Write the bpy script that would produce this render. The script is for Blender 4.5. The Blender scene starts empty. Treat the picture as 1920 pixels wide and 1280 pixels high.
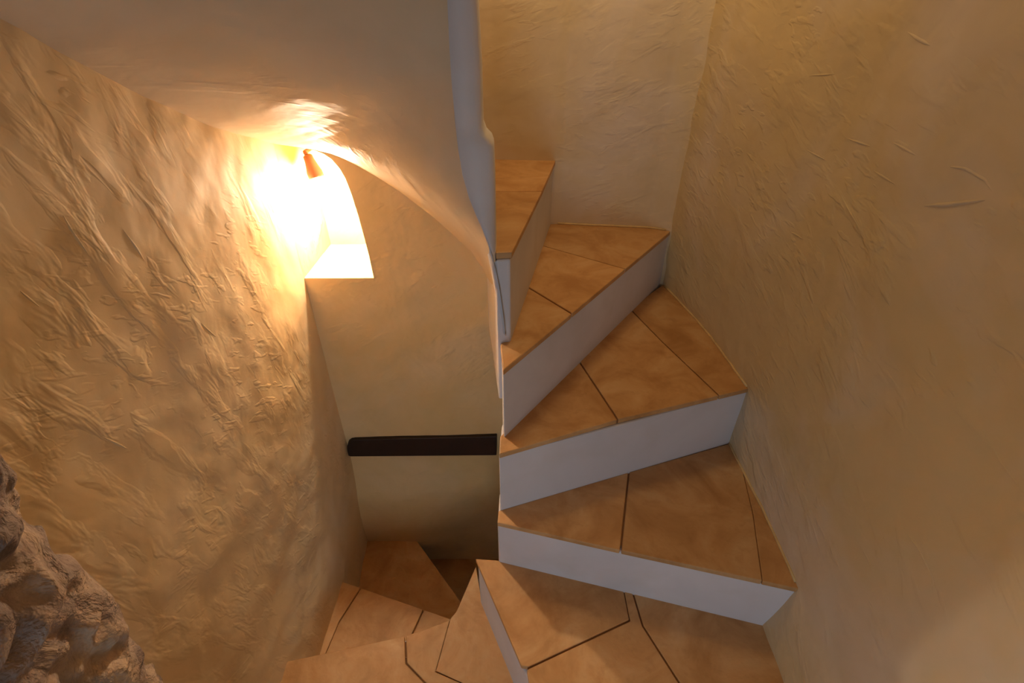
import bpy, bmesh, math
from mathutils import Vector, Matrix, noise

# ------------------------------------------------------------------ camera, world, lights, exposure
scene = bpy.context.scene
COL = scene.collection
PITCH = 0.58459
ROLL = 0.00313
cam_data = bpy.data.cameras.new('camera')
cam_data.sensor_width = 36.0
cam_data.lens = 930.57 * 36.0 / 1920.0
cam_data.clip_start = 0.02
cam = bpy.data.objects.new('camera', cam_data)
COL.objects.link(cam)
cam.matrix_world = (Matrix.Translation((0.02315, -0.83357, 1.1874))
                    @ Matrix.Rotation(math.pi / 2 - PITCH, 4, 'X')
                    @ Matrix.Rotation(-ROLL, 4, 'Z'))
scene.camera = cam

world = bpy.data.worlds.new('world')
scene.world = world
world.use_nodes = True
bg = world.node_tree.nodes['Background']
bg.inputs['Color'].default_value = (0.62, 0.80, 1.0, 1)
bg.inputs['Strength'].default_value = 0.05

def area_light(name, loc, target, sx, sy, power, color):
    l = bpy.data.lights.new(name, 'AREA')
    l.shape = 'RECTANGLE'; l.size = sx; l.size_y = sy
    l.energy = power; l.color = color
    o = bpy.data.objects.new(name, l)
    COL.objects.link(o)
    o.location = loc
    o.rotation_euler = (Vector(target) - Vector(loc)).to_track_quat('-Z', 'Y').to_euler()
    return o

# daylight falling through the doorway the photograph was taken from
area_light('doorway_daylight', (-0.20, -1.65, 0.42), (0.15, 0.2, 0.40), 0.35, 0.6, 5.1, (0.80, 0.89, 1.0))
# warm lamp further up the stair, out of sight above the upper flight
upl = bpy.data.lights.new('upstairs_lamp', 'POINT')
upl.energy = 10.0; upl.color = (1.0, 0.70, 0.36); upl.shadow_soft_size = 0.12
upo = bpy.data.objects.new('upstairs_lamp', upl); COL.objects.link(upo)
upo.location = (0.17, 0.55, 1.82)

BULB_STRENGTH = 1680.0
BULB_COLOR = (1.0, 0.80, 0.57)

scene.cycles.diffuse_bounces = 8
vs = scene.view_settings
scene.display_settings.display_device = 'sRGB'
vs.view_transform = 'Standard'
vs.look = 'None'
vs.gamma = 1.0
vs.use_curve_mapping = False
vs.exposure = 0.0

# ------------------------------------------------------------------ materials
def srgb(r, g, b):
    f = lambda c: (c / 255 / 12.92) if c / 255 <= 0.04045 else ((c / 255 + 0.055) / 1.055) ** 2.4
    return (f(r), f(g), f(b), 1)

class NT:
    def __init__(self, name):
        self.m = bpy.data.materials.new(name)
        self.m.use_nodes = True
        self.t = self.m.node_tree
        self.bsdf = self.t.nodes['Principled BSDF']
        self.co = self.t.nodes.new('ShaderNodeTexCoord').outputs['Object']
    def n(self, typ, **kw):
        nd = self.t.nodes.new(typ)
        for k, v in kw.items(): setattr(nd, k, v)
        return nd
    def link(self, a, b): self.t.links.new(a, b)
    def mapping(self, rot=(0, 0, 0), scale=(1, 1, 1), src=None):
        mp = self.n('ShaderNodeMapping')
        mp.inputs['Rotation'].default_value = rot
        mp.inputs['Scale'].default_value = scale
        self.link(src or self.co, mp.inputs['Vector'])
        return mp.outputs['Vector']
    def noise(self, vec, scale, detail=3, rough=0.55, dist=0.0):
        nd = self.n('ShaderNodeTexNoise')
        nd.inputs['Scale'].default_value = scale
        nd.inputs['Detail'].default_value = detail
        nd.inputs['Roughness'].default_value = rough
        nd.inputs['Distortion'].default_value = dist
        self.link(vec, nd.inputs['Vector'])
        return nd.outputs['Fac']
    def ramp(self, fac, stops):
        r = self.n('ShaderNodeValToRGB')
        e = r.color_ramp.elements
        while len(e) < len(stops): e.new(0.5)
        for el, (p, c) in zip(e, stops):
            el.position = p
            el.color = c if len(c) == 4 else (*c, 1)
        self.link(fac, r.inputs['Fac'])
        return r.outputs['Color']
    def math(self, op, a, b):
        nd = self.n('ShaderNodeMath', operation=op)
        for i, x in enumerate((a, b)):
            if isinstance(x, (int, float)): nd.inputs[i].default_value = x
            else: self.link(x, nd.inputs[i])
        return nd.outputs[0]
    def mix(self, fac, a, b):
        nd = self.n('ShaderNodeMix', data_type='RGBA')
        for i, x in ((0, fac), (6, a), (7, b)):
            if isinstance(x, (int, float)): nd.inputs[i].default_value = x
            elif isinstance(x, tuple): nd.inputs[i].default_value = x
            else: self.link(x, nd.inputs[i])
        return nd.outputs[2]
    def bump(self, h, dist, strength=1.0):
        b = self.n('ShaderNodeBump')
        b.inputs['Distance'].default_value = dist
        b.inputs['Strength'].default_value = strength
        self.link(h, b.inputs['Height'])
        self.link(b.outputs['Normal'], self.bsdf.inputs['Normal'])

def W3(v): return (v, v, v, 1)

def plaster(name, base, patch, bump=0.006, rough=0.5, trowel=1.0, tilt=(0.7, 0.0, 0.0), stretch=(9, 9, 26)):
    k = NT(name)
    # colour: cream limewash with paler worn patches and a few ochre blotches
    big = k.noise(k.co, 2.2, 4, 0.6, 0.6)
    f = k.ramp(big, [(0.42, W3(0)), (0.68, W3(1))])
    c = k.mix(f, base, patch)
    fine = k.noise(k.co, 9.0, 3, 0.5, 0.4)
    g = k.ramp(fine, [(0.5, W3(0)), (0.8, W3(0.35))])
    c = k.mix(g, c, (base[0] * 0.86, base[1] * 0.82, base[2] * 0.72, 1))
    k.link(c, k.bsdf.inputs['Base Color'])
    k.bsdf.inputs['Roughness'].default_value = rough
    k.bsdf.inputs['Specular IOR Level'].default_value = 0.22
    # relief: trowel strokes (stretched along one direction), soft lumps, scraped dents, fine grain
    def strokes(rot, scale, lo, hi, detail=3, dist=0.35):
        v = k.mapping((0, 0, 0), scale, k.mapping(rot))
        t = k.noise(v, 1.0, detail, 0.5, dist)
        return k.ramp(t, [(lo, W3(0)), (hi, W3(1))])
    r1 = tilt
    r2 = (tilt[0] * 0.45, tilt[1] * 0.45, tilt[2])
    sc = stretch
    t1 = strokes(r1, sc, 0.50, 0.64)
    t2 = strokes(r2, tuple(x * 2.1 for x in sc), 0.56, 0.66, 2)
    mask = k.ramp(k.noise(k.co, 3.4, 3), [(0.40, W3(0.05)), (0.64, W3(1))])
    mask2 = k.ramp(k.noise(k.mapping((0.3, 0.2, 0.1)), 4.6, 2), [(0.45, W3(0.0)), (0.62, W3(1))])
    lump = k.noise(k.co, 7.0, 3, 0.5, 0.3)
    grain = k.noise(k.co, 70.0, 2)
    h = k.math('ADD', k.math('MULTIPLY', k.math('MULTIPLY', t1, mask), 0.22 * trowel), k.math('MULTIPLY', lump, 0.9))
    h = k.math('ADD', h, k.math('MULTIPLY', k.math('MULTIPLY', t2, mask2), 0.10 * trowel))
    h = k.math('ADD', h, k.math('MULTIPLY', grain, 0.03))
    k.bump(h, bump)
    return k.m

WALL = (0.75, 0.57, 0.33, 1)
WALLP = (0.78, 0.65, 0.47, 1)
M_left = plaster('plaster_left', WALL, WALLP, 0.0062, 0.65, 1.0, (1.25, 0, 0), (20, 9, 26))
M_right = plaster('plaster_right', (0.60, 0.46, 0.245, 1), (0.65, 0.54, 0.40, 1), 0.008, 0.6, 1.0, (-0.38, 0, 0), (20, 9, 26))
M_back = plaster('plaster_back', (0.66, 0.53, 0.33, 1), (0.71, 0.61, 0.50, 1), 0.007, 0.5, 0.8, (0, 0.4, 0), (9, 20, 26))
M_far = plaster('plaster_far', (0.74, 0.55, 0.27, 1), (0.78, 0.61, 0.36, 1), 0.012, 0.55, 0.5, (0, 0.6, 0), (8, 20, 20))
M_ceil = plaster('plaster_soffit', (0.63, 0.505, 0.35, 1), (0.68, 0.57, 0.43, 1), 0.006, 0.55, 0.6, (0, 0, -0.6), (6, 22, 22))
M_white = plaster('whitewash', (0.63, 0.615, 0.645, 1), (0.70, 0.69, 0.72, 1), 0.002, 0.55, 0.15)

def stone_mat():
    k = NT('rough_stone')
    n1 = k.noise(k.co, 9.0, 5, 0.6, 0.5)
    c = k.ramp(n1, [(0.3, srgb(96, 83, 78)), (0.5, srgb(144, 127, 118)), (0.7, srgb(192, 170, 146))])
    k.link(c, k.bsdf.inputs['Base Color'])
    k.bsdf.inputs['Roughness'].default_value = 0.9
    h = k.math('ADD', k.noise(k.co, 18.0, 5, 0.6, 0.4), k.math('MULTIPLY', k.noise(k.co, 60.0, 3), 0.3))
    k.bump(h, 0.02)
    return k.m
M_stone = stone_mat()

def tile_mat(name, a, b, c3):
    k = NT(name)
    oi = k.n('ShaderNodeObjectInfo')
    off = k.n('ShaderNodeVectorMath', operation='SCALE')
    cx = k.n('ShaderNodeCombineXYZ')
    k.link(oi.outputs['Random'], cx.inputs[0]); k.link(oi.outputs['Random'], cx.inputs[1])
    k.link(cx.outputs[0], off.inputs[0]); off.inputs['Scale'].default_value = 13.0
    add = k.n('ShaderNodeVectorMath', operation='ADD')
    k.link(k.co, add.inputs[0]); k.link(off.outputs[0], add.inputs[1])
    v = add.outputs[0]
    n1 = k.noise(v, 7.0, 5, 0.6, 0.8)
    col = k.ramp(n1, [(0.33, a), (0.52, b), (0.68, c3)])
    n2 = k.noise(v, 30.0, 4, 0.6, 0.5)
    col = k.mix(k.ramp(n2, [(0.55, W3(0)), (0.8, W3(0.4))]), col, (a[0] * 0.75, a[1] * 0.72, a[2] * 0.7, 1))
    br = k.math('ADD', k.math('MULTIPLY', oi.outputs['Random'], 0.22), 0.88)
    hs = k.n('ShaderNodeHueSaturation')
    k.link(br, hs.inputs['Value']); k.link(col, hs.inputs['Color'])
    k.link(hs.outputs['Color'], k.bsdf.inputs['Base Color'])
    k.bsdf.inputs['Roughness'].default_value = 0.5
    k.bsdf.inputs['Specular IOR Level'].default_value = 0.35
    h = k.math('ADD', k.noise(v, 14.0, 4), k.math('MULTIPLY', n2, 0.4))
    k.bump(h, 0.0025)
    return k.m
M_tile = tile_mat('terracotta_tile', srgb(176, 130, 80), srgb(198, 154, 104), srgb(208, 170, 124))

def plain(name, col, rough=0.6, metal=0.0, nscale=25, var=0.25, bump=0.001):
    k = NT(name)
    n1 = k.noise(k.co, nscale, 3)
    c = k.ramp(n1, [(0.3, (col[0] * (1 - var), col[1] * (1 - var), col[2] * (1 - var), 1)), (0.7, col)])
    k.link(c, k.bsdf.inputs['Base Color'])
    k.bsdf.inputs['Roughness'].default_value = rough
    k.bsdf.inputs['Metallic'].default_value = metal
    k.bump(n1, bump)
    return k.m
M_grout = plain('grout', srgb(132, 92, 56), 0.9)
M_caulk = plain('caulk', srgb(222, 190, 132), 0.6)
M_wood = plain('dark_wood', srgb(46, 26, 14), 0.6, 0, 8, 0.4)
M_socket = plain('brown_socket', srgb(120, 72, 48), 0.55, 0.0)
M_bulb = bpy.data.materials.new('glowing_bulb')
M_bulb.use_nodes = True
_b = M_bulb.node_tree.nodes['Principled BSDF']
_b.inputs['Base Color'].default_value = (1, 0.9, 0.75, 1)
_b.inputs['Emission Color'].default_value = (*BULB_COLOR, 1)
_b.inputs['Emission Strength'].default_value = BULB_STRENGTH

# ------------------------------------------------------------------ helpers
def obj(name, bm, mat, parent=None, smooth=False):
    me = bpy.data.meshes.new(name)
    bmesh.ops.recalc_face_normals(bm, faces=bm.faces)
    bm.to_mesh(me); bm.free()
    me.materials.append(mat)
    if smooth:
        for p in me.polygons: p.use_smooth = True
    o = bpy.data.objects.new(name, me)
    COL.objects.link(o)
    if parent: o.parent = parent
    return o

def raw(name, verts, faces, mat, parent=None, smooth=True):
    me = bpy.data.meshes.new(name)
    me.from_pydata(verts, [], faces)
    me.materials.append(mat)
    if smooth:
        for p in me.polygons: p.use_smooth = True
    me.update()
    o = bpy.data.objects.new(name, me)
    COL.objects.link(o)
    if parent: o.parent = parent
    return o

def struct(o):
    o['kind'] = 'structure'
    return o

def lerp(a, b, t): return a + (b - a) * t
def sstep(a, b, x):
    t = min(1, max(0, (x - a) / (b - a)))
    return t * t * (3 - 2 * t)
def interp(x, pts):
    if x <= pts[0][0]: return pts[0][1]
    for (a, va), (b, vb) in zip(pts, pts[1:]):
        if x <= b: return lerp(va, vb, (x - a) / (b - a))
    return pts[-1][1]

def lumpy(p, amp=1.0, seed=0.0):
    q = Vector(p) + Vector((seed, seed * 0.7, -seed))
    return amp * (0.0055 * noise.noise(q * 3.2) + 0.0030 * noise.noise(q * 9.0) + 0.0014 * noise.noise(q * 22.0))

def grid(name, us, vs_, fn, mat, parent=None):
    nu, nv = len(us), len(vs_)
    verts = [fn(u, v) for u in us for v in vs_]
    faces = [(i * nv + j, (i + 1) * nv + j, (i + 1) * nv + j + 1, i * nv + j + 1)
             for i in range(nu - 1) for j in range(nv - 1)]
    return raw(name, verts, faces, mat, parent)

def frange(a, b, n): return [a + (b - a) * i / (n - 1) for i in range(n)]

# ------------------------------------------------------------------ setting: walls of the stair shaft
def right_x(y, z):
    x = interp(y, [(-1.6, 0.60), (-0.57, 0.617), (-0.24, 0.632), (0.18, 0.639), (0.45, 0.618), (0.70, 0.583), (0.78, 0.566), (0.83, 0.53)])
    if z < 0.168: x -= 0.030 * min(1, (0.168 - z) / 0.168) * sstep(0.3, -0.1, y)
    return x
def f_right(y, z):
    p = (right_x(y, z), y, z)
    return (p[0] + lumpy(p, 1.0, 3), y, z)
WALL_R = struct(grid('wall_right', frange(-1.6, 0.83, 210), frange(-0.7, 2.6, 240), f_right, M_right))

def f_back(x, z):
    y = interp(x, [(-0.72, 0.87), (-0.03, 0.872), (0.165, 0.852), (0.19, 0.857), (0.50, 0.815), (0.56, 0.785), (0.62, 0.70)])
    p = (x, y, z)
    return (x, y + lumpy(p, 0.7, 5), z)
struct(grid('wall_back', frange(-0.72, 0.62, 150), frange(0.2, 2.6, 180), f_back, M_back))

def left_x(y, z):
    return -0.570 + 0.022 * sstep(0.0, -0.4, z) * sstep(0.45, 0.1, y)
def f_left(y, z):
    p = (left_x(y, z), y, z)
    fade = sstep(0.47, 0.38, y)
    return (p[0] + lumpy(p, 1.25, 0) * fade, y, z)
WALL_L = struct(grid('wall_left', frange(-0.50, 0.47, 150), frange(-1.4, 2.4, 400), f_left, M_left))

def ridge(parent, fn, pts, r):
    """a raised trowel line left in the plaster: a thin tapering ridge half sunk in the wall"""
    P = []
    for (a, b) in zip(pts, pts[1:]):
        for i in range(5): P.append((lerp(a[0], b[0], i / 5), lerp(a[1], b[1], i / 5)))
    P.append(pts[-1])
    verts, faces = [], []
    n = len(P)
    for i, (y, z) in enumerate(P):
        t = i / (n - 1); w = r * math.sin(math.pi * (0.06 + 0.88 * t)) * (0.8 + 0.3 * noise.noise(Vector((y * 60, z * 60, 1))))
        a, b = P[max(0, i - 1)], P[min(n - 1, i + 1)]
        d = Vector((b[0] - a[0], b[1] - a[1])).normalized(); nx, nz = -d.y, d.x
        side = 1 if fn(y, z)[0] < 0 else -1
        for k, (o, h) in enumerate(((-2.2, -0.6), (-0.9, 0.55), (0.5, 0.8), (1.6, -0.6))):
            yy, zz = y + nx * w * o, z + nz * w * o
            verts.append((fn(yy, zz)[0] + side * h * w, yy, zz))
    for i in range(n - 1):
        for k in range(3):
            a = i * 4 + k
            faces.append((a, a + 1, a + 5, a + 4))
    return raw('plaster_ridge', verts, faces, parent.data.materials[0], parent)

for pts, r in [([(-0.111, 0.948), (-0.150, 0.962), (-0.201, 0.985)], 0.0030), ([(-0.126, 1.008), (-0.150, 1.011), (-0.187, 1.006), (-0.205, 0.997)], 0.0022),
               ([(-0.348, 0.521), (-0.389, 0.519), (-0.427, 0.506), (-0.439, 0.492)], 0.0012), ([(-0.360, 0.735), (-0.403, 0.719), (-0.454, 0.710)], 0.0012),
               ([(0.092, 0.905), (0.049, 0.886), (0.004, 0.870)], 0.0018), ([(0.072, 1.161), (0.040, 1.152), (0.011, 1.146)], 0.0026),
               ([(0.007, 1.012), (-0.054, 1.007)], 0.0020), ([(0.128, 0.994), (0.059, 0.995)], 0.0018), ([(0.205, 0.785), (0.158, 0.788)], 0.0020),
               ([(0.026, 0.963), (-0.035, 0.958)], 0.0018), ([(0.24, 0.95), (0.17, 0.945)], 0.0016), ([(0.30, 1.08), (0.22, 1.09)], 0.0016)]:
    ridge(WALL_R, f_right, pts, r)
for pts, r in [([(-0.192, 0.965), (-0.191, 0.938), (-0.187, 0.905)], 0.0022), ([(-0.308, 0.675), (-0.285, 0.629)], 0.0018),
               ([(-0.299, 0.909), (-0.288, 0.881)], 0.0020), ([(-0.107, 0.914), (-0.094, 0.855)], 0.0022),
               ([(-0.03, 0.70), (0.0, 0.65)], 0.0018)]:
    ridge(WALL_L, f_left, pts, r)

# far wall with the arched lamp niche
ARCH = [(-0.570, 0.932), (-0.540, 0.926), (-0.505, 0.918), (-0.480, 0.911), (-0.458, 0.904), (-0.442, 0.897), (-0.425, 0.884), (-0.410, 0.862),
        (-0.400, 0.838), (-0.392, 0.800), (-0.384, 0.742), (-0.379, 0.690), (-0.374, 0.630), (-0.371, 0.557)]
SILL = 0.557
def far_y(x, z):
    y = 0.450 - 0.050 * sstep(-0.15, -0.55, z) * (1 - sstep(-0.62, -0.76, z)) * sstep(-0.1, -0.36, x)
    fade = sstep(0.40, 0.20, abs(z - 0.72)) * 0.8
    p = (x, y, z)
    return y + lumpy(p, 0.8 * (1 - fade * (1 if x < -0.3 else 0)), 9)
CEIL_FAR = [(-0.60, 0.935), (-0.562, 0.928), (-0.487, 0.913), (-0.425, 0.898), (-0.327, 0.849), (-0.201, 0.757), (-0.093, 0.652),
            (-0.03, 0.523), (-0.011, 0.452), (0.12, 0.44)]
def far_wall():
    verts, faces = [], []
    xs = [-0.572] + [a[0] for a in ARCH] + frange(-0.36, 0.12, 60)
    xs = sorted(set(round(x, 5) for x in xs))
    NB = 150
    def col_bottom(x): return [(x, far_y(x, z), z) for z in frange(-1.4, SILL, NB)]
    cols = [col_bottom(x) for x in xs]
    base = []
    for c in cols:
        base.append(len(verts)); verts.extend(c)
    for i in range(len(xs) - 1):
        for j in range(NB - 1):
            a, b = base[i] + j, base[i + 1] + j
            faces.append((a, b, b + 1, a + 1))
    # above the sill level: beside the niche up to the soffit, and the thin strip over its arch
    NT_ = 14
    def top(x): return max(SILL, interp(x, CEIL_FAR) + 0.03)
    for i in range(len(xs) - 1):
        q = []
        for x in (xs[i], xs[i + 1]):
            lo = SILL if x > -0.3709 else interp(x, ARCH)
            q.append((x, lo, top(x)))
        if q[0][2] - q[0][1] < 1e-4 and q[1][2] - q[1][1] < 1e-4: continue
        s = len(verts)
        for x, lo, hi in q:
            verts.extend([(x, far_y(x, z), z) for z in frange(lo, hi, NT_)])
        for j in range(NT_ - 1):
            faces.append((s + j, s + NT_ + j, s + NT_ + j + 1, s + j + 1))
    # niche reveal, sill and back
    D = 0.70
    ys = [0.0, 0.33, 0.66, 1.0]
    prof = [(-0.570, SILL)] + ARCH
    s = len(verts)
    for x, z in prof:
        y0 = far_y(x, z)
        for t in ys: verts.append((x, lerp(y0, D, t), z))
    n = len(prof); m = len(ys)
    for i in range(n):
        k2 = (i + 1) % n
        for j in range(m - 1):
            faces.append((s + i * m + j, s + k2 * m + j, s + k2 * m + j + 1, s + i * m + j + 1))
    faces.append(tuple(s + i * m + m - 1 for i in range(n)))
    me_o = raw('wall_far', verts, faces, M_far, None, False)
    bm = bmesh.new(); bm.from_mesh(me_o.data)
    bmesh.ops.remove_doubles(bm, verts=bm.verts, dist=0.0002)
    bm.to_mesh(me_o.data); bm.free()
    for p in me_o.data.polygons: p.use_smooth = p.area < 0.0004 and abs(p.normal.y) > 0.8
    return struct(me_o)
far_wall()

# soffit of the upper flight, sweeping up around the newel like a fan vault
SEC = [((-0.003, 0.45, 0.393), (0.009, 0.09, 0.588)), ((-0.011, 0.45, 0.452), (0.006, 0.09, 0.632)),
       ((-0.030, 0.45, 0.523), (-0.002, 0.09, 0.705)), ((-0.060, 0.45, 0.593), (-0.008, 0.09, 0.745)), ((-0.093, 0.45, 0.652), (-0.015, 0.09, 0.780)),
       ((-0.145, 0.45, 0.707), (-0.024, 0.09, 0.812)), ((-0.201, 0.45, 0.757), (-0.034, 0.09, 0.840)), ((-0.265, 0.45, 0.808), (-0.048, 0.09, 0.876)),
       ((-0.327, 0.45, 0.849), (-0.060, 0.09, 0.914)), ((-0.378, 0.45, 0.877), (-0.067, 0.09, 0.948)), ((-0.425, 0.45, 0.898), (-0.071, 0.09, 0.980)),
       ((-0.487, 0.45, 0.913), (-0.074, 0.09, 1.030)), ((-0.525, 0.448, 0.920), (-0.0745, 0.09, 1.055)), ((-0.552, 0.425, 0.932), (-0.075, 0.09, 1.078)), ((-0.566, 0.380, 0.948), (-0.075, 0.09, 1.096)), ((-0.570, 0.310, 0.971), (-0.075, 0.09, 1.115)),
       ((-0.570, 0.227, 1.000), (-0.075, 0.09, 1.140)), ((-0.570, 0.067, 1.074), (-0.074, 0.088, 1.190)), ((-0.570, -0.073, 1.144), (-0.072, 0.085, 1.237)),
       ((-0.570, -0.144, 1.186), (-0.070, 0.08, 1.270)), ((-0.570, -0.300, 1.280), (-0.060, 0.06, 1.340)), ((-0.570, -0.500, 1.400), (-0.030, 0.02, 1.450)),
       ((-0.560, -0.800, 1.560), (0.010, -0.03, 1.580)), ((-0.250, -0.950, 1.700), (0.02, -0.05, 1.720))]
def soffit_point(s, t):
    i = min(int(s), len(SEC) - 2); f = s - i
    def cr(k):
        P = [Vector(SEC[min(max(i + d, 0), len(SEC) - 1)][k]) for d in (-1, 0, 1, 2)]
        a = P[1]; b = P[2]
        return a.lerp(b, f)
    w, n = cr(0), cr(1)
    k = min(1.0, s / 5.0)
    g = 1.0 - 0.65 * sstep(8.0, 12.0, s)
    p1 = w.lerp(n, 0.36) + Vector((-0.015, -0.050, -0.012)) * k * g
    p2 = w.lerp(n, 0.78) + Vector((0.0, -0.045, 0.020)) * k * g
    u = 1 - t
    p = w * u ** 3 + p1 * (3 * u * u * t) + p2 * (3 * u * t * t) + n * t ** 3
    return p
def f_soffit(s, t):
    p = soffit_point(s, t)
    d = lumpy(p, 0.9, 7) * math.sin(math.pi * min(1, max(0, t)))
    streak = 0.0012 * noise.noise(Vector((s * 0.5, t * 14.0, 2.0))) * math.sin(math.pi * max(0, t))
    return (p.x, p.y, p.z + d + streak)
ce = grid('ceiling', frange(0, len(SEC) - 1.0001, 200), frange(-0.04, 1, 74), f_soffit, M_ceil)
struct(ce)

# flat soffit of the next turn, high above the shaft
bm = bmesh.new()
r = bmesh.ops.create_cube(bm, size=1)
for v in bm.verts: v.co = Vector((v.co.x * 1.6, v.co.y * 2.6 - 0.35, v.co.z * 0.1 + 2.62))
struct(obj('ceiling', bm, M_ceil))

# rough stone jamb of the doorway at the left, in front of the plastered wall
def f_jamb(u, z):
    # u runs along the jamb's outline: from the plaster edge out and back towards the doorway
    y = lerp(-0.426, -1.15, u)
    x = -0.577 + 0.064 * sstep(0.0, 0.12, u) + 0.05 * u
    q = Vector((0, y * 1.0, z))
    d = 0.046 * noise.noise(q * 8.0 + Vector((4.1, 0, 0))) + 0.030 * noise.noise(q * 17 + Vector((1, 9, 0))) + 0.014 * noise.noise(q * 38)
    e = 0.014 * noise.noise(Vector((8.0, 2.0, z * 9))) + 0.012 * noise.noise(Vector((8.0, 2.0, z * 25)))
    k = sstep(0.0, 0.05, u)
    return (x + d * k, y + e * (1 - u), z)
struct(grid('wall_front', frange(0, 1, 150), frange(-0.7, 2.6, 420), f_jamb, M_stone))

# ------------------------------------------------------------------ the staircase
stair = bpy.data.objects.new('staircase', None)
COL.objects.link(stair)
stair['label'] = 'winding staircase with orange tiled wedge treads and whitewashed risers around a narrow open well'
stair['category'] = 'staircase'

def inset(poly, flags, g, over):
    """move each edge inwards by g (flag g), outwards by over (flag n = nosing), or not at all"""
    n = len(poly)
    area = sum(poly[i][0] * poly[(i + 1) % n][1] - poly[(i + 1) % n][0] * poly[i][1] for i in range(n))
    sgn = 1 if area > 0 else -1
    lines = []
    for i in range(n):
        a, b = Vector(poly[i]), Vector(poly[(i + 1) % n])
        d = (b - a).normalized(); nr = Vector((-d.y, d.x)) * sgn
        off = {'g': g, 'h': 0.0006, 'n': -over, '.': 0.0}[flags[i]]
        lines.append((a + nr * off, d))
    out = []
    for i in range(n):
        (p, d), (q, e) = lines[i - 1], lines[i]
        cr = d.x * e.y - d.y * e.x
        if abs(cr) < 1e-4: out.append(q); continue
        t = ((q - p).x * e.y - (q - p).y * e.x) / cr
        out.append(p + d * t)
    return out

def prism(poly, z0, z1):
    bm = bmesh.new()
    lo = [bm.verts.new((p[0], p[1], z0)) for p in poly]
    hi = [bm.verts.new((p[0], p[1], z1)) for p in poly]
    n = len(poly)
    bm.faces.new(lo[::-1]); bm.faces.new(hi)
    for i in range(n):
        bm.faces.new((lo[i], lo[(i + 1) % n], hi[(i + 1) % n], hi[i]))
    return bm

def bevel(o, w, seg=2):
    m = o.modifiers.new('bevel', 'BEVEL'); m.width = w; m.segments = seg; m.limit_method = 'ANGLE'
    return o

TT = 0.014   # tile thickness
def step(z, body, bottom, tiles, label=None, grout_poly=None):
    s = obj('step', prism(body, bottom, z - TT), M_white, stair)
    bevel(s, 0.004)
    if label: s['label'] = label
    gp = grout_poly or body
    obj('grout', prism(inset(gp, 'g' * len(gp), 0.006, 0), z - TT - 0.002, z - 0.0035), M_grout, s)
    for i, (poly, flags) in enumerate(tiles):
        t = obj('tile', prism(inset(poly, flags, 0.0020, 0.004), z - TT, z + (0.0006 if i % 2 else 0.0)), M_tile, s)
        bevel(t, 0.0022)
    return s

def tube(name, pts, r, mat, parent, n=8):
    bm = bmesh.new(); rings = []
    pts = [Vector(p) for p in pts]
    for i, p in enumerate(pts):
        d = (pts[min(i + 1, len(pts) - 1)] - pts[max(i - 1, 0)]).normalized()
        a = d.cross(Vector((0.3, 0.1, 1))).normalized(); b_ = d.cross(a)
        rings.append([bm.verts.new(p + a * (r * math.cos(2 * math.pi * j / n)) + b_ * (r * math.sin(2 * math.pi * j / n))) for j in range(n)])
    for u, v in zip(rings, rings[1:]):
        for j in range(n): bm.faces.new((u[j], u[(j + 1) % n], v[(j + 1) % n], v[j]))
    bm.faces.new(rings[0]); bm.faces.new(rings[-1][::-1])
    return obj(name, bm, mat, parent, True)

def bead(s, pts, r=0.0035):
    """thin painted caulk bead where a tread meets the wall"""
    return tube('caulk_bead', pts, r, M_caulk, s, 6)

Z1, Z2, Z3, Z4, Z5 = 0.168, 0.368, 0.566, 0.782, 0.990
# T0: big lower wedge
step(0.0, [(-0.069, -0.066), (-0.018, -0.070), (0.30, -0.12), (0.70, -0.10), (0.70, -0.75), (0.239, -0.75)], -0.62,
     [([(-0.069, -0.066), (-0.018, -0.070), (0.010, -0.079), (0.296, -0.150), (0.296, -0.225), (0.057, -0.325), (0.0475, -0.3237)], '....ggn'),
      ([(0.057, -0.325), (0.296, -0.225), (0.296, -0.150), (0.318, -0.155), (0.325, -0.237), (0.376, -0.354), (0.548, -0.75), (0.239, -0.75), (0.061, -0.354)], 'gg.ggg.nn'),
      ([(0.325, -0.237), (0.318, -0.155), (0.66, -0.240), (0.66, -0.75), (0.548, -0.75), (0.376, -0.354)], 'g...gg')],
     grout_poly=[(-0.066, -0.068), (-0.018, -0.071), (0.66, -0.10), (0.66, -0.75), (0.241, -0.75)])
# T1
s1 = step(Z1, [(-0.013, -0.074), (0.70, -0.263), (0.70, 0.26), (0.30, 0.12), (-0.010, 0.02)], -0.06,
     [([(-0.011, -0.046), (-0.013, -0.076), (0.270, -0.151), (0.333, 0.075)], '.ng.'),
      ([(0.333, 0.075), (0.270, -0.151), (0.561, -0.225), (0.610, -0.055), (0.660, 0.186)], 'gnhh.'),
      ([(0.660, 0.186), (0.610, -0.055), (0.561, -0.225), (0.69, -0.258), (0.69, 0.195)], 'hhn..')],
     grout_poly=[(-0.011, -0.046), (-0.012, -0.072), (0.69, -0.254), (0.69, 0.21), (0.33, 0.11)])
# T2
s2 = step(Z2, [(-0.007, -0.045), (0.70, 0.2035), (0.70, 0.90), (0.30, 0.50), (-0.002, 0.06)], 0.10,
     [([(-0.005, 0.006), (-0.006, -0.046), (0.277, 0.066), (0.212, 0.305)], '.ng.'),
      ([(0.212, 0.305), (0.277, 0.066), (0.553, 0.154), (0.473, 0.397), (0.415, 0.600)], 'gngg.'),
      ([(0.415, 0.600), (0.473, 0.397), (0.553, 0.154), (0.68, 0.196), (0.68, 0.90)], 'ggn..')],
     grout_poly=[(-0.004, 0.006), (-0.005, -0.043), (0.68, 0.199), (0.68, 0.88), (0.42, 0.58)])
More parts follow.
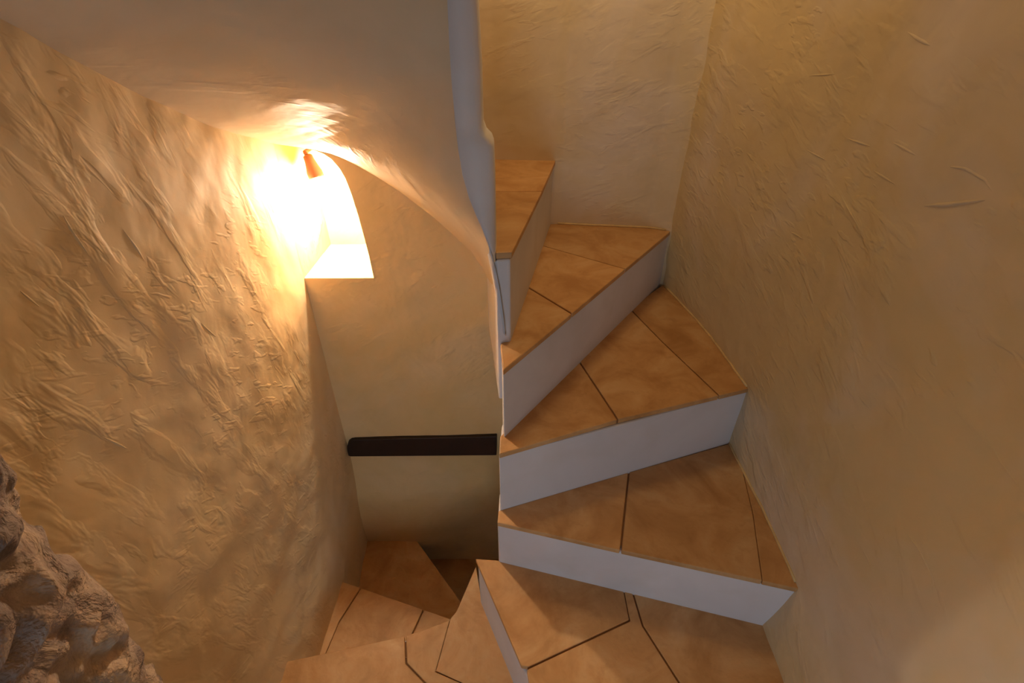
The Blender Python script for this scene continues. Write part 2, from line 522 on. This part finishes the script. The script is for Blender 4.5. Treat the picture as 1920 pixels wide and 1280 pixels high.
# T3
s3 = step(Z3, [(0.004, 0.002), (0.62, 0.866), (0.62, 0.93), (0.10, 0.93), (0.02, 0.16), (-0.001, 0.100)], 0.29,
     [([(0.009, 0.110), (-0.003, 0.093), (0.004, 0.002), (0.169, 0.2335), (0.066, 0.375), (0.043, 0.25)], '..ng..'),
      ([(0.066, 0.375), (0.169, 0.2335), (0.350, 0.488), (0.118, 0.664)], 'gng.'),
      ([(0.118, 0.664), (0.350, 0.488), (0.60, 0.839), (0.60, 0.90), (0.16, 0.90)], 'gn...')],
     grout_poly=[(0.009, 0.106), (-0.001, 0.093), (0.005, 0.006), (0.60, 0.842), (0.60, 0.90), (0.18, 0.90)])
# T4
s4 = step(Z4, [(-0.009, 0.100), (0.020, 0.105), (0.1745, 0.93), (-0.10, 0.93)], 0.40,
     [([(-0.009, 0.104), (0.0195, 0.108), (0.102, 0.520), (-0.040, 0.520)], '.nh.'),
      ([(-0.040, 0.520), (0.102, 0.520), (0.172, 0.90), (-0.09, 0.90)], 'hn..')],
     grout_poly=[(-0.009, 0.113), (0.0185, 0.112), (0.170, 0.90), (-0.085, 0.90)])
# T5..T8 climb on over the soffit, behind the newel
s5 = step(Z5, [(-0.036, 0.170), (-0.084, 0.93), (-0.66, 0.93), (-0.45, 0.60), (-0.10, 0.20)], 0.955,
     [([(-0.036, 0.174), (-0.082, 0.90), (-0.62, 0.90), (-0.44, 0.62), (-0.10, 0.21)], 'n....')])
s6 = step(1.19, [(-0.09, 0.15), (-0.56, 0.80), (-0.62, 0.30), (-0.10, 0.14)], 1.150,
     [([(-0.09, 0.155), (-0.54, 0.775), (-0.60, 0.30), (-0.10, 0.15)], 'n...')])

for s_, a, b, za, zb, z1 in ((s5, (-0.038, 0.172), (-0.085, 0.92), 0.90, 0.62, Z5 - 0.016), (s6, (-0.094, 0.158), (-0.54, 0.77), Z5 - 0.03, Z5 - 0.03, 1.172)):
    d = (Vector(b) - Vector(a)).normalized(); nrm = Vector((-d.y, d.x)) * 0.03
    bm = prism([a, b, (b[0] + nrm.x, b[1] + nrm.y), (a[0] + nrm.x, a[1] + nrm.y)], za, z1)
    bm.verts.ensure_lookup_table()
    bm.verts[1].co.z = zb; bm.verts[2].co.z = zb
    obj('riser', bm, M_white, s_)

# descending steps
sm1 = step(-0.20, [(-0.086, 0.030), (-0.130, -0.099), (-0.150, -0.124), (-0.264, -0.165), (-0.62, -0.240), (-0.62, -0.75), (0.26, -0.75), (0.06, -0.32), (-0.06, -0.04)], -0.38,
     [([(-0.150, -0.124), (-0.264, -0.165), (-0.250, -0.228), (-0.178, -0.287), (-0.10, -0.36), (-0.04, -0.45), (-0.106, -0.271), (-0.172, -0.246)], 'nggg.ggh'),
      ([(-0.264, -0.165), (-0.62, -0.240), (-0.62, -0.75), (0.0, -0.75), (-0.04, -0.45), (-0.10, -0.36), (-0.178, -0.287), (-0.250, -0.228)], 'n...gggg'),
      ([(-0.086, 0.030), (-0.130, -0.099), (-0.150, -0.124), (-0.172, -0.246), (-0.106, -0.271), (0.06, -0.336), (-0.07, -0.045)], 'nnhg...'),
      ([(-0.106, -0.271), (-0.04, -0.45), (0.0, -0.75), (0.25, -0.75), (0.06, -0.336)], 'gg...')],
     grout_poly=[(-0.086, 0.026), (-0.128, -0.099), (-0.148, -0.126), (-0.264, -0.169), (-0.60, -0.240), (-0.60, -0.75), (0.25, -0.75), (-0.07, -0.045)])
sm2 = step(-0.40, [(-0.04, -0.06), (-0.62, 0.131), (-0.62, -0.30), (-0.16, -0.16)], -0.58,
     [([(-0.06, -0.055), (-0.263, 0.0125), (-0.290, -0.075), (-0.310, -0.16), (-0.16, -0.14)], 'ng...'),
      ([(-0.263, 0.0125), (-0.482, 0.085), (-0.520, -0.02), (-0.545, -0.20), (-0.31, -0.19), (-0.290, -0.075)], 'ng..gg'),
      ([(-0.482, 0.085), (-0.61, 0.127), (-0.61, -0.20), (-0.545, -0.20), (-0.520, -0.02)], 'n..gg')],
     grout_poly=[(-0.06, -0.057), (-0.61, 0.125), (-0.61, -0.26), (-0.16, -0.155)])
sm3 = step(-0.60, [(-0.09, 0.050), (-0.409, 0.450), (-0.62, 0.46), (-0.62, 0.06), (-0.10, -0.05)], -0.78,
     [([(-0.09, 0.050), (-0.409, 0.450), (-0.62, 0.455), (-0.62, 0.10), (-0.10, -0.02)], 'n....')],
     grout_poly=[(-0.092, 0.052), (-0.407, 0.448), (-0.62, 0.455), (-0.62, 0.08), (-0.10, -0.03)])
step(-0.80, [(0.00, 0.00), (0.02, 0.52), (-0.45, 0.52), (-0.13, 0.04)], -0.98,
     [([(-0.01, 0.02), (0.0, 0.48), (-0.42, 0.48), (-0.12, 0.04)], '....')])

# caulk beads along the right-hand wall and the back wall
bead(s1, [(right_x(y, Z1) + lumpy((right_x(y, Z1), y, Z1), 1.0, 3) - 0.001, y, Z1 + 0.002) for y in frange(-0.232, 0.175, 14)])
bead(s2, [(right_x(y, Z2) + lumpy((right_x(y, Z2), y, Z2), 1.0, 3) - 0.001, y, Z2 + 0.002) for y in frange(0.185, 0.760, 18)])
bead(s3, [(f_back(x, Z3)[0], f_back(x, Z3)[1] - 0.001, Z3 + 0.002) for x in frange(0.185, 0.55, 14)], 0.004)

# newel carrying the upper flight: its lower end tapers into the soffit
NEW_L = [(n[2], n[0]) for w, n in SEC] + [(2.6, 0.0)]
NEW_L = [(z, x if z < 1.2 else max(-0.074, min(x, -0.074))) for z, x in NEW_L]
NEW_Y = [(n[2], n[1]) for w, n in SEC if n[2] < 1.3] + [(2.6, 0.08)]
def newel():
    verts, faces = [], []
    rows = [(0.592, 0.0145, 0.0), (0.62, 0.0165, 0.0), (0.766, 0.020, 0.0), (0.7661, -0.008, 0.0), (0.90, -0.0075, 0.0), (0.985, -0.0085, 0.0), (0.995, -0.012, 0.002), (1.005, -0.022, 0.004),
            (1.02, -0.0275, 0.004), (1.11, -0.0265, 0.004), (1.21, -0.029, 0.004), (1.5, -0.034, 0.0), (2.6, -0.04, 0.0)]
    zs = []
    for (za, xa, _), (zb, xb, _) in zip(rows, rows[1:]):
        m = max(1, int((zb - za) / 0.03))
        for i in range(m): zs.append((lerp(za, zb, i / m), lerp(xa, xb, i / m)))
    zs.append(rows[-1][:2])
    for z, xr in zs:
        xl, yl = interp(z, NEW_L), interp(z, NEW_Y)
        w = min(0.012, 0.45 * (xr - xl)); 
        if z <= 0.766:
            ring = [(xr - 0.004, 0.185), (xr - 0.002, 0.150), (xr - 0.001, 0.122), (xr - 0.004, 0.1165), (lerp(xr, xl, 0.55), 0.113), (xl, yl), (xl - 0.012, yl + 0.03), (xl - 0.02, 0.185)]
        else: ring = [(xr - 0.002, 0.185), (xr, 0.150), (xr, yl + 0.024), (xr - 0.25 * w, yl + 0.014), (xr - w, yl + 0.007), (xl, yl), (xl - 0.012, yl + 0.03), (xl - 0.02, 0.185)]
        for x, y in ring:
            verts.append((x + lumpy((x, y, z), 0.35, 2), y + lumpy((x, y, z), 0.35, 4), z))
    n = 8
    for i in range(len(zs) - 1):
        for j in range(n):
            a, b = i * n + j, i * n + (j + 1) % n
            faces.append((a, b, b + n, a + n))
    faces.append(tuple(range(n))[::-1]); faces.append(tuple(len(verts) - n + j for j in range(n)))
    return raw('newel', verts, faces, M_white, stair)
newel()

# ------------------------------------------------------------------ dark bar on the far wall
def bar():
    bm = bmesh.new()
    # outline in the wall plane (x, z): square right end, left end rounded off at its upper corner
    pts = [(-0.034, -0.147), (-0.031, -0.052), (-0.534, -0.067), (-0.547, -0.070), (-0.558, -0.079), (-0.566, -0.100), (-0.571, -0.128), (-0.571, -0.146), (-0.564, -0.151)]
    f = [bm.verts.new((x, 0.436, z)) for x, z in pts]
    b = [bm.verts.new((x, 0.470, z)) for x, z in pts]
    bm.faces.new(f); bm.faces.new(b[::-1])
    for i in range(len(pts)):
        j = (i + 1) % len(pts)
        bm.faces.new((f[i], f[j], b[j], b[i]))
    o = obj('wooden_bar', bm, M_wood)
    bevel(o, 0.003)
    o['label'] = 'dark brown horizontal wooden bar set into the far wall below the glowing lamp niche'
    o['category'] = 'bar'
bar()

# ------------------------------------------------------------------ lamp in the niche
lamp = bpy.data.objects.new('wall_lamp', None)
COL.objects.link(lamp)
lamp.location = (-0.505, 0.70, 0.885)
lamp['label'] = 'glowing bulb in a small brown socket hanging at the top of the arched wall niche'
lamp['category'] = 'lamp'
def lathe(prof, n=20, origin=(0, 0, 0), axis=None):
    bm = bmesh.new()
    rings = []
    for r_, z in prof:
        rings.append([bm.verts.new((r_ * math.cos(2 * math.pi * i / n), r_ * math.sin(2 * math.pi * i / n), z)) for i in range(n)])
    for a, b in zip(rings, rings[1:]):
        for i in range(n): bm.faces.new((a[i], a[(i + 1) % n], b[(i + 1) % n], b[i]))
    bm.faces.new(rings[0]); bm.faces.new(rings[-1][::-1])
    if axis is not None:
        bmesh.ops.transform(bm, matrix=Vector((0, 0, 1)).rotation_difference(Vector(axis)).to_matrix().to_4x4(), verts=bm.verts)
    bmesh.ops.translate(bm, vec=origin, verts=bm.verts)
    return bm
inv = Vector(lamp.location)
AX = Vector((-0.22, 0.03, 1.0)).normalized()
S0 = Vector((-0.518, 0.562, 0.822)) - inv          # lower rim of the socket
so = obj('socket', lathe([(0.0215, -0.012), (0.0215, 0.003), (0.0165, 0.020), (0.0135, 0.034), (0.0125, 0.046), (0.006, 0.050)], 24, S0, AX), M_socket, lamp, True)
obj('bulb', lathe([(0.0095, -0.0035), (0.0105, -0.008), (0.0145, -0.015), (0.0165, -0.024), (0.0145, -0.033), (0.008, -0.039), (0.003, -0.0405)], 20, S0, AX), M_bulb, lamp, True)
# curved arm from the socket's top back to the niche wall
T0 = S0 + AX * 0.046
tube('arm', [T0, T0 + Vector((-0.004, 0.0, 0.006)), T0 + Vector((-0.010, 0.012, 0.007)), T0 + Vector((-0.010, 0.06, 0.006)), Vector((-0.012, 0.0, -0.004))], 0.0055, M_socket, lamp)
obj('rosette', lathe([(0.020, 0.0), (0.020, 0.006), (0.014, 0.012)], 20, (-0.012, 0.0, -0.004), (0, -1, 0)), M_socket, lamp, True)
